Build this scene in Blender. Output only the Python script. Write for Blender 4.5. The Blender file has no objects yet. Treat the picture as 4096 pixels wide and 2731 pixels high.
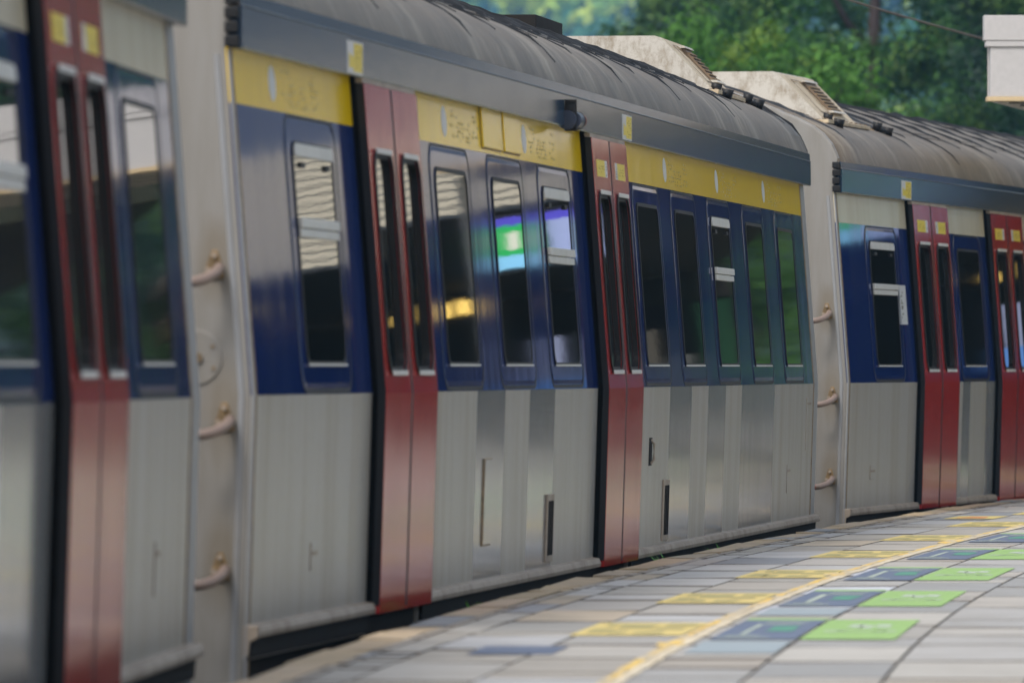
import bpy, bmesh, math, random
from mathutils import Vector, Matrix, noise
random.seed(7)
sc = bpy.context.scene
COL = sc.collection
R = random.Random(11)

# ------------------------------------------------------------------ materials
def newmat(name):
    m = bpy.data.materials.new(name); m.use_nodes = True
    nt = m.node_tree; b = nt.nodes['Principled BSDF']
    return m, nt, b

def N(nt, t, **kw):
    n = nt.nodes.new(t)
    for k, v in kw.items():
        if k in n.inputs: n.inputs[k].default_value = v
        else: setattr(n, k, v)
    return n

def coords(nt, scale=(1, 1, 1), src='Object'):
    tc = N(nt, 'ShaderNodeTexCoord'); mp = N(nt, 'ShaderNodeMapping')
    mp.inputs['Scale'].default_value = scale
    nt.links.new(tc.outputs[src], mp.inputs['Vector'])
    return mp.outputs['Vector']

def noise_fac(nt, vec, scale, detail=4, rough=.6, lo=.35, hi=.65):
    n = N(nt, 'ShaderNodeTexNoise'); n.inputs['Scale'].default_value = scale
    n.inputs['Detail'].default_value = detail; n.inputs['Roughness'].default_value = rough
    nt.links.new(vec, n.inputs['Vector'])
    r = N(nt, 'ShaderNodeMapRange'); r.inputs['From Min'].default_value = lo; r.inputs['From Max'].default_value = hi
    nt.links.new(n.outputs['Fac'], r.inputs['Value'])
    return r.outputs['Result']

def mixc(nt, fac, a, b, mode='MIX'):
    m = N(nt, 'ShaderNodeMix', data_type='RGBA'); m.blend_type = mode
    for s, v in ((6, a), (7, b)):
        if isinstance(v, tuple): m.inputs[s].default_value = (*v, 1) if len(v) == 3 else v
        else: nt.links.new(v, m.inputs[s])
    if isinstance(fac, float): m.inputs[0].default_value = fac
    else: nt.links.new(fac, m.inputs[0])
    return m.outputs[2]

def math_(nt, op, a, b=None):
    m = N(nt, 'ShaderNodeMath', operation=op)
    for i, v in enumerate((a, b)):
        if v is None: continue
        if isinstance(v, (int, float)): m.inputs[i].default_value = v
        else: nt.links.new(v, m.inputs[i])
    return m.outputs[0]

def bump(nt, b, h, strength=.3, dist=.01):
    bp = N(nt, 'ShaderNodeBump'); bp.inputs['Strength'].default_value = strength
    bp.inputs['Distance'].default_value = dist
    nt.links.new(h, bp.inputs['Height']); nt.links.new(bp.outputs['Normal'], b.inputs['Normal'])

def paint(name, col, dirt=(.12, .10, .08), rough=.22, dirt_amt=.3, wave=.0012, metal=0., spec=.5, streak=(3, 3, .35), wscale=(2.2, .5, .22)):
    """glossy coach paint: faint vertical dirt streaks, slightly wavy sheet metal"""
    m, nt, b = newmat(name)
    v = coords(nt, streak)
    f = noise_fac(nt, v, 3.0, 5, .65, .42, .75)
    v2 = coords(nt, (1, 1, 1))
    g = noise_fac(nt, v2, 26., 4, .7, .45, .8)
    d = math_(nt, 'MULTIPLY', math_(nt, 'ADD', f, math_(nt, 'MULTIPLY', g, .35)), dirt_amt)
    c = mixc(nt, d, col, dirt)
    nt.links.new(c, b.inputs['Base Color'])
    rr = N(nt, 'ShaderNodeMapRange'); rr.inputs['To Min'].default_value = rough; rr.inputs['To Max'].default_value = rough + .10
    nt.links.new(d, rr.inputs['Value']); nt.links.new(rr.outputs['Result'], b.inputs['Roughness'])
    b.inputs['Metallic'].default_value = metal
    b.inputs['Specular IOR Level'].default_value = spec
    h = noise_fac(nt, coords(nt, wscale), 1.6, 3, .5, 0, 1)
    bump(nt, b, h, 1.0, wave)
    return m

M = {}
SM = (1.3, 1.3, .14)
M['navy'] = paint('navy coach paint', (.010, .027, .130), (.035, .05, .11), .060, .3, .0009, streak=SM, spec=.20)
M['navy_frame'] = paint('navy frame paint', (.008, .022, .10), (.04, .05, .08), .24, .25, .0016, streak=SM)
M['cover'] = paint('slate blue cover paint', (.026, .052, .092), (.05, .06, .075), .17, .25, .0012, spec=.12, streak=(.5, 1, 1), wscale=(.4, .5, 3))
M['cream'] = paint('cream coach paint', (.62, .56, .42), (.30, .25, .16), .22, .35, .003, streak=SM)
M['yellow'] = paint('yellow coach paint', (.90, .60, .004), (.62, .42, .02), .14, .3, .0016, streak=(1.6, 1.6, .2), spec=.22)
M['red'] = paint('red door paint', (.38, .028, .026), (.24, .05, .04), .13, .3, .0020, spec=.28, wscale=(1.2, .5, 1.2), streak=SM)
M['silver'] = paint('matt silver sheet', (.40, .39, .37), (.29, .245, .175), .30, .6, .002, metal=.2, streak=(1.5, 1.5, .12))
M['silver_smooth'] = paint('polished silver sheet', (.33, .345, .355), (.30, .26, .20), .12, .35, .0018, metal=.3, streak=(1.8, 1.8, .12), wscale=(1.5, .5, .8))
M['steel'] = paint('worn steel sill', (.36, .30, .245), (.16, .11, .07), .5, .7, .001, metal=.1, streak=(1.5, 1.5, 1.5))
M['alu'] = paint('bare aluminium', (.66, .66, .65), (.42, .40, .36), .35, .3, .001, metal=.2)
M['rubber'] = paint('black rubber', (.007, .0075, .009), (.022, .02, .02), .5, .5, .002, spec=.3)
M['gap_shade'] = paint('black door gap shade', (.003, .0035, .004), (.008, .008, .008), .8, .4, .0, spec=.1)  # near-black colour for the shadow behind the door leaves
M['darkgrey'] = paint('dark grey door edge', (.010, .012, .016), (.022, .02, .02), .5, .4, .001, spec=.3)
M['under'] = paint('grimy underframe', (.008, .008, .009), (.022, .018, .014), .75, .8, .002, spec=.2)
M['hood'] = None

def end_wall():
    m, nt, b = newmat('cream grey end wall with rust stains')
    v = coords(nt, (4, 4, .5)); f = noise_fac(nt, v, 2.2, 5, .65, .4, .75)
    c = mixc(nt, math_(nt, 'MULTIPLY', f, .55), (.245, .235, .222), (.17, .15, .125))
    # rust runs around the three hose brackets and the round hatch
    tc = N(nt, 'ShaderNodeTexCoord'); sp = N(nt, 'ShaderNodeSeparateXYZ'); nt.links.new(tc.outputs['Object'], sp.inputs[0])
    tot = None
    wob = noise_fac(nt, coords(nt, (9, 9, 5)), 1.5, 4, .6, .2, .8)
    for (y, z, ry, rz) in ((.135, 1.415, .055, .13), (.10, .885, .06, .16), (.115, .37, .06, .15)):
        dy = math_(nt, 'DIVIDE', math_(nt, 'SUBTRACT', sp.outputs['Y'], y), ry)
        dz = math_(nt, 'DIVIDE', math_(nt, 'SUBTRACT', sp.outputs['Z'], z), rz)
        d = math_(nt, 'SQRT', math_(nt, 'ADD', math_(nt, 'MULTIPLY', dy, dy), math_(nt, 'MULTIPLY', dz, dz)))
        d = math_(nt, 'SUBTRACT', math_(nt, 'ADD', 1.15, math_(nt, 'MULTIPLY', wob, .5)), d)
        d = math_(nt, 'MAXIMUM', d, 0.)
        tot = d if tot is None else math_(nt, 'ADD', tot, d)
    tot = math_(nt, 'MINIMUM', math_(nt, 'MULTIPLY', tot, 1.0), .85)
    c = mixc(nt, math_(nt, 'MULTIPLY', tot, .5), c, (.15, .11, .06))
    nt.links.new(c, b.inputs['Base Color']); b.inputs['Roughness'].default_value = .42
    h = noise_fac(nt, coords(nt, (1, 1, 1)), 5, 4, .5, 0, 1); bump(nt, b, h, .6, .004)
    return m
M['end'] = end_wall()
M['trim'] = paint('pale grey corner trim', (.27, .28, .30), (.18, .155, .12), .4, .5, .001, streak=(5, 5, .4))

def roofmat():
    m, nt, b = newmat('sooty brown grey roof')
    v = coords(nt, (1, 1, 1)); f = noise_fac(nt, v, 2.3, 8, .7, .35, .7)
    c = mixc(nt, f, (.080, .062, .046), (.175, .138, .102))
    f2 = noise_fac(nt, coords(nt, (4.5, 1.2, 1.0)), 1.5, 6, .7, .52, .75)
    c = mixc(nt, math_(nt, 'MULTIPLY', f2, .7), c, (.055, .048, .043))
    f3 = noise_fac(nt, coords(nt, (2.6, 1.0, .9)), 1.1, 7, .7, .50, .72)
    c = mixc(nt, math_(nt, 'MULTIPLY', f3, .75), c, (.36, .32, .26))
    f4 = noise_fac(nt, coords(nt, (1, 1, 1)), 60, 3, .7, .55, .8)
    c = mixc(nt, math_(nt, 'MULTIPLY', f4, .4), c, (.05, .045, .04))
    nt.links.new(c, b.inputs['Base Color']); b.inputs['Roughness'].default_value = .52
    h = noise_fac(nt, coords(nt, (1, 1, 1)), 9, 5, .6, 0, 1); bump(nt, b, h, .5, .006)
    return m
M['roof'] = roofmat()

def hoodmat():
    m, nt, b = newmat('weathered cream hood')
    f = noise_fac(nt, coords(nt, (1, 2, 1)), 9, 8, .75, .45, .72)
    c = mixc(nt, f, (.50, .475, .43), (.23, .18, .12))
    f2 = noise_fac(nt, coords(nt, (1, 1, 4)), 14, 6, .7, .55, .75)
    c = mixc(nt, math_(nt, 'MULTIPLY', f2, .6), c, (.22, .17, .12))
    nt.links.new(c, b.inputs['Base Color']); b.inputs['Roughness'].default_value = .5
    h = noise_fac(nt, coords(nt), 20, 5, .6, 0, 1); bump(nt, b, h, .5, .003)
    return m
M['hood'] = hoodmat()
M['hood_side'] = paint('rust washed hood side', (.54, .44, .30), (.26, .18, .10), .5, .6, .002, streak=(4, 4, 1))
M['brown'] = paint('rusty brown base', (.26, .17, .075), (.05, .035, .02), .6, .9, .003, streak=(6, 6, 6))

def glass():
    m, nt, b = newmat('dark window glass')
    b.inputs['Base Color'].default_value = (.012, .014, .013, 1)
    b.inputs['Roughness'].default_value = .02
    b.inputs['IOR'].default_value = 1.6
    b.inputs['Coat Weight'].default_value = .6
    h = noise_fac(nt, coords(nt, (.7, .7, 5)), 1.6, 3, .5, 0, 1)
    bump(nt, b, h, 1.0, .00035)
    return m
M['glass'] = glass()

def flat(name, col, rough=.5, emit=0., ecol=None):
    m, nt, b = newmat(name)
    f = noise_fac(nt, coords(nt), 30, 4, .7, .3, .9)
    c = mixc(nt, math_(nt, 'MULTIPLY', f, .35), col, tuple(x * .55 for x in col))
    nt.links.new(c, b.inputs['Base Color'])
    b.inputs['Roughness'].default_value = rough
    if emit:
        b.inputs['Emission Color'].default_value = (*(ecol or col), 1); b.inputs['Emission Strength'].default_value = emit
    return m
M['stick_y'] = flat('yellow sticker', (.80, .62, .02), .3)
M['stick_w'] = flat('white sticker', (.66, .66, .68), .3)
M['ink'] = flat('grey ink', (.16, .16, .13), .5)
M['ink_on_yellow'] = flat('worn grey lettering', (.50, .38, .08), .5)
M['white'] = flat('white enamel', (.62, .64, .66), .3)
M['blue_lamp'] = flat('dark blue lamp housing', (.02, .03, .06), .35)
M['lens'] = flat('dull red lens', (.28, .05, .03), .15)
M['hose'] = flat('pink beige hose', (.23, .17, .145), .45)
M['hose_end'] = flat('red hose end', (.30, .05, .03), .5)
M['vent'] = flat('brown vent slats', (.16, .11, .07), .6)
M['canopy_white'] = flat('off white canopy panel', (.47, .455, .455), .4)
M['canopy_lip'] = flat('stained cream lip', (.55, .42, .25), .5)
M['col'] = flat('grey canopy column', (.14, .14, .14), .4)
M['dark_wall'] = flat('dark olive wall', (.035, .038, .028), .7)
M['dark_wall'].node_tree.nodes['Principled BSDF'].inputs['Specular IOR Level'].default_value = .05
M['wire'] = flat('copper brown wire', (.13, .09, .06), .5)
M['louvre'] = flat('cream louvre blades', (.60, .555, .45), .5)
M['slate_backdrop'] = flat('slate grey reflected backdrop', (.10, .125, .165), .5)  # for the unseen wall added to tone the door cover reflections
M['concrete'] = flat('weathered concrete', (.22, .21, .19), .8)
M['coping'] = paint('tan coping stone', (.40, .31, .21), (.20, .16, .12), .75, .8, .004, streak=(3, 3, 3))
M['rail'] = flat('rusty rail', (.10, .06, .04), .5)

def attr_mat(name, attr='tone', rough=.6, nscale=14, dirt=(.16, .14, .12), damt=.4, transl=0., bumpd=.004):
    m, nt, b = newmat(name)
    a = N(nt, 'ShaderNodeAttribute', attribute_name=attr)
    f = noise_fac(nt, coords(nt), nscale, 6, .7, .45, .8)
    c = mixc(nt, math_(nt, 'MULTIPLY', f, damt), a.outputs['Color'], dirt)
    nt.links.new(c, b.inputs['Base Color']); b.inputs['Roughness'].default_value = rough
    if bumpd:
        bump(nt, b, noise_fac(nt, coords(nt), nscale * 1.7, 5, .6, 0, 1), .6, bumpd)
    if transl:
        out = nt.nodes['Material Output']; t = N(nt, 'ShaderNodeBsdfTranslucent'); mx = N(nt, 'ShaderNodeMixShader')
        mx.inputs[0].default_value = transl
        nt.links.new(c, t.inputs['Color']); nt.links.new(b.outputs[0], mx.inputs[1]); nt.links.new(t.outputs[0], mx.inputs[2])
        nt.links.new(mx.outputs[0], out.inputs['Surface'])
    return m
M['tile'] = attr_mat('worn platform tile', rough=.55, nscale=3., dirt=(.16, .135, .105), damt=.6)
M['leaf'] = attr_mat('tree leaf', rough=.65, nscale=.8, dirt=(.02, .05, .02), damt=.3, transl=.35, bumpd=0)
M['far_leaf'] = attr_mat('hillside leaf', rough=.7, nscale=.1, dirt=(.02, .06, .04), damt=.2, transl=.2, bumpd=0)
M['grout'] = flat('dark tile joint', (.055, .045, .038), .9)
M['bark'] = flat('grey brown bark', (.075, .052, .05), .9)
M['soil'] = flat('dark soil and scrub', (.05, .055, .03), .95)
M['ballast'] = flat('brown ballast', (.12, .10, .08), .95)
M['weed'] = flat('bright green weed', (.09, .30, .03), .5)
M['mark_yellow'] = flat('yellow floor marking', (.68, .53, .17), .5)
M['mark_dark'] = flat('slate floor marking', (.10, .125, .20), .45)
M['mark_green'] = flat('lime green floor marking', (.28, .46, .11), .45)
M['mark_pic'] = flat('green pictogram', (.06, .26, .16), .45)
M['mark_white'] = flat('white floor marking', (.46, .52, .42), .45)
M['mark_line'] = paint('orange yellow painted line', (.76, .50, .09), (.50, .43, .32), .55, 1.5, .001, streak=(4, .5, 1))
M['mark_cream'] = paint('worn cream painted line', (.66, .57, .42), (.35, .28, .18), .6, .6, .001, streak=(4, .5, 1))
M['mark_ink'] = flat('olive marking ink', (.40, .34, .12), .5)
M['patch'] = flat('blue grey repair patch', (.30, .35, .38), .5)
M['mark_red'] = flat('orange red marking', (.62, .20, .07), .5)

def canopy_soffit():
    m, nt, b = newmat('translucent cream canopy sheet')
    b.inputs['Base Color'].default_value = (.72, .66, .50, 1); b.inputs['Roughness'].default_value = .5
    out = nt.nodes['Material Output']; t = N(nt, 'ShaderNodeBsdfTranslucent'); mx = N(nt, 'ShaderNodeMixShader')
    t.inputs['Color'].default_value = (.95, .88, .70, 1)
    mx.inputs[0].default_value = .6
    nt.links.new(b.outputs[0], mx.inputs[1]); nt.links.new(t.outputs[0], mx.inputs[2]); nt.links.new(mx.outputs[0], out.inputs['Surface'])
    return m
M['soffit'] = canopy_soffit()

# ------------------------------------------------------------------ mesh builder
class MB:
    def __init__(s): s.v = []; s.f = []; s.mi = []; s.mats = []; s.cols = []; s.col = None
    def mat(s, m):
        if m not in s.mats: s.mats.append(m)
        return s.mats.index(m)
    def add(s, vs, fs, m=None):
        o = len(s.v); s.v += [tuple(x) for x in vs]
        k = s.mat(m) if m else 0
        for f in fs: s.f.append([i + o for i in f]); s.mi.append(k); s.cols.append(s.col)
    def box(s, x0, x1, y0, y1, z0, z1, m=None):
        vs = [(x, y, z) for z in (z0, z1) for y in (y0, y1) for x in (x0, x1)]
        s.add(vs, [(0, 2, 3, 1), (4, 5, 7, 6), (0, 1, 5, 4), (2, 6, 7, 3), (0, 4, 6, 2), (1, 3, 7, 5)], m)
    def hexa(s, a, b, m=None):
        """a, b: matching closed loops; walls plus caps"""
        n = len(a); s.add(list(a) + list(b), [tuple(range(n - 1, -1, -1)), tuple(range(n, 2 * n))] +
                          [(i, (i + 1) % n, n + (i + 1) % n, n + i) for i in range(n)], m)
    def ring(s, oa, ia, ob, ib, m=None):
        """ring solid: outer/inner loops at back (a) and front (b)"""
        n = len(oa); vs = list(oa) + list(ia) + list(ob) + list(ib); fs = []
        for i in range(n):
            j = (i + 1) % n
            fs += [(i, j, 2 * n + j, 2 * n + i), (2 * n + i, 2 * n + j, 3 * n + j, 3 * n + i), (3 * n + i, 3 * n + j, n + j, n + i), (n + i, n + j, j, i)]
        s.add(vs, fs, m)
    def tube(s, pts, r, n=8, m=None, r2=None):
        pts = [Vector(p) for p in pts]; loops = []
        for i, p in enumerate(pts):
            d = (pts[min(i + 1, len(pts) - 1)] - pts[max(i - 1, 0)]).normalized()
            a = d.cross(Vector((0, 0, 1)));
            if a.length < .1: a = d.cross(Vector((1, 0, 0)))
            a.normalize(); b = d.cross(a)
            rr = r if r2 is None else r + (r2 - r) * i / (len(pts) - 1)
            loops.append([p + a * rr * math.cos(2 * math.pi * k / n) + b * rr * math.sin(2 * math.pi * k / n) for k in range(n)])
        vs = [q for l in loops for q in l]; fs = []
        for i in range(len(loops) - 1):
            for k in range(n):
                fs.append((i * n + k, i * n + (k + 1) % n, (i + 1) * n + (k + 1) % n, (i + 1) * n + k))
        fs.append(tuple(range(n - 1, -1, -1))); fs.append(tuple((len(loops) - 1) * n + k for k in range(n)))
        s.add(vs, fs, m)
    def build(s, name, m=None, parent=None, bevel=0., smooth=False, segs=2):
        me = bpy.data.meshes.new(name); me.from_pydata(s.v, [], s.f); me.update()
        if s.mats:
            for x in s.mats: me.materials.append(x)
            me.polygons.foreach_set('material_index', s.mi)
        elif m: me.materials.append(m)
        if any(c is not None for c in s.cols):
            at = me.color_attributes.new('tone', 'FLOAT_COLOR', 'CORNER'); dat = []
            for p, c in zip(me.polygons, s.cols):
                c = c or (.3, .3, .3)
                dat += list((*c, 1)) * p.loop_total
            at.data.foreach_set('color', dat)
        if smooth: me.polygons.foreach_set('use_smooth', [True] * len(me.polygons))
        o = bpy.data.objects.new(name, me); COL.objects.link(o)
        if parent: o.parent = parent
        if bevel:
            b = o.modifiers.new('bevel', 'BEVEL'); b.width = bevel; b.segments = segs; b.limit_method = 'ANGLE'; b.angle_limit = .6
        if not (len(s.v) > 20000):
            bm = bmesh.new(); bm.from_mesh(me); bmesh.ops.recalc_face_normals(bm, faces=bm.faces); bm.to_mesh(me); bm.free()
        return o

def empty(name, loc, rz, label, cat, group=None):
    o = bpy.data.objects.new(name, None); COL.objects.link(o); o.location = loc; o.rotation_euler = (0, 0, rz)
    o.empty_display_size = .3
    o['label'] = label; o['category'] = cat
    if group: o['group'] = group
    return o
def tag(o, label, cat, group=None):
    o['label'] = label; o['category'] = cat
    if group: o['group'] = group
    return o

# ------------------------------------------------------------------ carriage
# local frame of a carriage: x along the train, -y towards the platform, z up
ZB, ZW, ZC = .141, .943, 2.15
def wp(z):
    """how far the side wall stands in (+y) at height z"""
    if z >= ZW: return (z - ZW) / (ZC - ZW) * .09
    return (ZW - z) / (ZW - ZB) * .025
def W(u, z, off=0.): return (u, wp(z) - off, z)      # off: proud of the wall, towards the platform

def rrect(u0, u1, z0, z1, r, n=5):
    c = [(u1 - r, z1 - r, 0), (u0 + r, z1 - r, 90), (u0 + r, z0 + r, 180), (u1 - r, z0 + r, 270)]; out = []
    for cx, cz, a in c:
        for k in range(n + 1):
            t = math.radians(a + 90 * k / n); out.append((cx + r * math.cos(t), cz + r * math.sin(t)))
    return out
def plate(mb, pts, o0, o1, m=None): mb.hexa([W(u, z, o0) for u, z in pts], [W(u, z, o1) for u, z in pts], m)
def quad(mb, u0, u1, z0, z1, o0, o1, m=None):
    zs = [z0] + ([ZW] if z0 < ZW - .01 < z1 and z1 > ZW + .01 else []) + [z1]
    loop0 = [W(u0, z, o0) for z in zs] + [W(u1, z, o0) for z in reversed(zs)]
    loop1 = [W(u0, z, o1) for z in zs] + [W(u1, z, o1) for z in reversed(zs)]
    n = len(zs)
    if n == 2: mb.hexa(loop0, loop1, m); return
    a, b = loop0, loop1; vs = a + b; k = len(a)
    fs = [(0, 1, 4, 5), (1, 2, 3, 4), (k + 0, k + 1, k + 4, k + 5), (k + 1, k + 2, k + 3, k + 4)] + [(i, (i + 1) % k, k + (i + 1) % k, k + i) for i in range(k)]
    mb.add(vs, fs, m)
def wring(mb, outer, inner, o0, o1, m=None):
    mb.ring([W(*p, o0) for p in outer], [W(*p, o0) for p in inner], [W(*p, o1) for p in outer], [W(*p, o1) for p in inner], m)

ROOF = [(.045, 2.30), (.06, 2.36), (.10, 2.45), (.155, 2.515), (.22, 2.565), (.33, 2.62), (.42, 2.655), (.435, 2.664), (.60, 2.73), (.80, 2.805), (1.0, 2.87), (1.25, 2.93), (1.55, 2.955)]
ROOF_FULL = ROOF + [(3.10 - a, z) for a, z in reversed(ROOF[:-1])]
def roof_at(a):
    for (a0, z0), (a1, z1) in zip(ROOF_FULL, ROOF_FULL[1:]):
        if a0 <= a <= a1: return z0 + (z1 - z0) * (a - a0) / (a1 - a0)

def build_window(car, u0, u1, hopper):
    zb, zt = 1.045, 1.865
    f = MB()
    out = rrect(u0 - .13, u1 + .13, .962, 1.950, .10); inn = rrect(u0, u1, zb, zt, .075)
    outi = rrect(u0 - .108, u1 + .108, .984, 1.928, .08)
    # raised pressing with a soft shoulder
    n = len(out)
    A = [W(*p, 0.0) for p in out]; B = [W(*p, .003) for p in outi]; C_ = [W(*p, .003) for p in inn]; D = [W(*p, .001) for p in inn]
    fs = []
    for i in range(n):
        j = (i + 1) % n
        fs += [(i, j, n + j, n + i), (n + i, n + j, 2 * n + j, 2 * n + i), (2 * n + i, 2 * n + j, 3 * n + j, 3 * n + i)]
    f.add(A + B + C_ + D, fs)
    fr = f.build('window_frame', M['navy'], car)
    q = MB(); wring(q, rrect(u0 - .145, u1 + .145, .9475, 1.9590, .112), rrect(u0 - .129, u1 + .129, .963, 1.949, .10), .0008, .0022); q.build('frame_groove', M['rubber'], fr)
    g = MB(); gi = rrect(u0 + .018, u1 - .018, zb + .018, zt - .018, .06)
    wring(g, rrect(u0 + .001, u1 - .001, zb + .001, zt - .001, .074), gi, .002, .0085)
    g.build('gasket', M['rubber'], fr)
    p = MB(); plate(p, rrect(u0 + .012, u1 - .012, zb + .012, zt - .012, .062), .0015, .0055)
    pane = p.build('window_pane', M['glass'], car)
    s = MB()      # bright lower lip
    quad(s, u0 + .02, u1 - .02, zb + .001, zb + .010, .0090, .0125); s.build('bottom_lip', M['alu'], fr)
    if hopper:
        h = MB()
        plate(h, [(u0 + .035, zt - .055), (u1 - .035, zt - .055), (u1 - .03, zt - .03), (u1 - .06, zt - .008), (u0 + .06, zt - .008), (u0 + .03, zt - .03)], .006, .0155)
        h.build('hopper_frame', M['alu'], pane, .002)
        b = MB()
        quad(b, u0 + .036, u1 - .036, 1.515, 1.545, .006, .018); quad(b, u0 + .036, u1 - .036, 1.550, 1.585, .006, .024)
        b.build('transom_bar', M['alu'], pane, .003)
        for uu in (u0 + .16, u1 - .24):
            c = MB(); c.hexa([W(uu + a, z, .006) for a, z in ((0, 1.77), (.10, 1.77), (.10, 1.79), (.06, 1.79), (.05, 1.778), (.04, 1.79), (0, 1.79))], [W(uu + a, z, .014) for a, z in ((0, 1.77), (.10, 1.77), (.10, 1.79), (.06, 1.79), (.05, 1.778), (.04, 1.79), (0, 1.79))])
            c.build('catch', M['rubber'], pane)

def marks(mb, u0, u1, z0, z1, rows, off, rnd, fill=.6):
    """worn, unreadable small lettering"""
    hz = (z1 - z0) / rows
    for r in range(rows):
        u = u0 + rnd.random() * .05; 
        while u < u1 - .02:
            w = rnd.uniform(.015, .05)
            if rnd.random() < fill:
                zz = z0 + r * hz + rnd.uniform(.0, .3) * hz
                quad(mb, u, min(u + w, u1), zz, zz + hz * rnd.uniform(.25, .6), off - .0004, off + .0004)
            u += w + rnd.uniform(.01, .03)

def build_door(car, u0, u1, side, sticker, rnd):
    o0, o1 = .024, .055
    mid = MB()
    wz0, wz1 = 1.03, 1.862
    cw = (u0 + u1) / 2; hw = .255
    zb, zt = .100, 2.128
    # leaf: built as strips round the window opening
    inn = rrect(cw - hw, cw + hw, wz0, wz1, .09)
    quad(mid, u0, u1, zb, ZW, o0, o1)
    n = 6
    out = []
    # outer rectangle sampled to match the rounded loop
    def onrect(u, z):
        cu, cz = cw, (ZW + zt) / 2; du, dz = u - cu, z - cz
        k = min((u1 - u0) / 2 / max(abs(du), 1e-6), (zt - ZW) / 2 / max(abs(dz), 1e-6)); return (cu + du * k, cz + dz * k)
    out = [onrect(*p) for p in inn]
    for cu, cz in ((u0, ZW), (u1, ZW), (u0, zt), (u1, zt)):
        i = min(range(len(out)), key=lambda q: (out[q][0] - cu) ** 2 + ((out[q][1] - cz) * .6) ** 2); out[i] = (cu, cz)
    wring(mid, out, inn, o0, o1)
    leaf = mid.build('door_leaf', M['red'], car)
    g = MB(); wring(g, rrect(cw - hw - .016, cw + hw + .016, wz0 - .016, wz1 + .016, .10), rrect(cw - hw + .003, cw + hw - .003, wz0 + .003, wz1 - .003, .088), .0552, .064)
    g.build('window_rim', M['rubber'], leaf, .002)
    l = MB(); quad(l, cw - hw + .04, cw + hw - .04, wz1 + .002, wz1 + .022, .0645, .0685); quad(l, cw - hw + .04, cw + hw - .04, wz0 - .020, wz0 - .001, .0645, .0685)
    l.build('rim_lip', M['alu'], leaf, .002)
    j = MB(); wring(j, rrect(cw - hw - .001, cw + hw + .001, wz0 - .001, wz1 + .001, .09), rrect(cw - hw + .014, cw + hw - .014, wz0 + .014, wz1 - .014, .078), .026, .053)
    j.build('window_jamb', M['rubber'], leaf)
    p = MB(); plate(p, rrect(cw - hw, cw + hw, wz0, wz1, .09), .032, .040); p.build('window_pane', M['glass'], leaf)
    if side < 0:
        e = MB(); quad(e, u0 - .004, u0 - .0005, zb + .03, zt, .024, .0535); e.build('edge_seal', M['darkgrey'], leaf)
        e = MB(); quad(e, u1 + .001, u1 + .029, zb + .01, zt, .026, .0545); e.build('centre_seal', M['rubber'], leaf)
    else:
        e = MB(); quad(e, u0 - .029, u0 - .001, zb + .01, zt, .026, .0545); e.build('centre_seal', M['rubber'], leaf)
        e = MB(); quad(e, u1 + .001, u1 + .018, zb + .03, zt, .024, .0535); e.build('edge_seal', M['darkgrey'], leaf)
    if sticker:
        a, b = cw - .22, cw + .22
        s = MB(); wl = (b - .10, b) if side < 0 else (a, a + .10)
        quad(s, a, b, 1.948, 2.028, .0553, .0561); st = s.build('sticker', M['stick_y'], leaf)
        w = MB(); quad(w, wl[0], wl[1], 1.9475, 2.0285, .0562, .0568); w.build('sticker_stripe', M['stick_w'], st)
        k = MB(); a2, b2 = (a + .05, b - .12) if side < 0 else (a + .13, b - .03)
        marks(k, a2, b2, 1.968, 2.005, 3, .0566, rnd, .8); k.build('sticker_lettering', M['ink_on_yellow'], st)
        k = MB(); marks(k, wl[0] + .02, wl[1] - .02, 1.955, 2.02, 5, .0573, rnd, .7); k.build('stripe_lettering', M['ink'], st)

def hose(car, y, z, rnd, long_):
    b = MB()
    pts = [(y - .036, z - .036), (y + .036, z - .036), (y + .030, z + .004), (y + .010, z + .064), (y - .010, z + .064), (y - .030, z + .004)]
    b.hexa([(-.0005, a, c) for a, c in pts], [(-.016, a, c) for a, c in pts])
    br = b.build('hose_bracket', M['brown'], car, .003)
    for dy, dz in ((-.022, -.004), (.022, -.004), (0, .046)):
        k = MB(); k.tube([(-.016, y + dy, z + dz), (-.028, y + dy, z + dz)], .010, 6); k.build('bolt', M['steel'], br)
    t = MB(); L = long_
    pts = [(-.016, y - .018, z + .004), (-.05, y - .018, z - .006), (-.09, y - .008, z - .022), (-.13, y + .014, z - .038), (-.16, y + .042, z - .047), (-.18, y + .072, z - .050)]
    t.tube([(a, y + (bb - y) * L, c) for a, bb, c in pts], .019, 14); t.build('hose', M['hose'], br, smooth=True)
    e = MB(); x, yy, zz = pts[-1]; yy = y + (yy - y) * L
    e.tube([(x + .002, yy - .002, zz), (x - .003, yy + .008, zz)], .0195, 12); e.build('hose_end', M['hose_end'], br)

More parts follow.
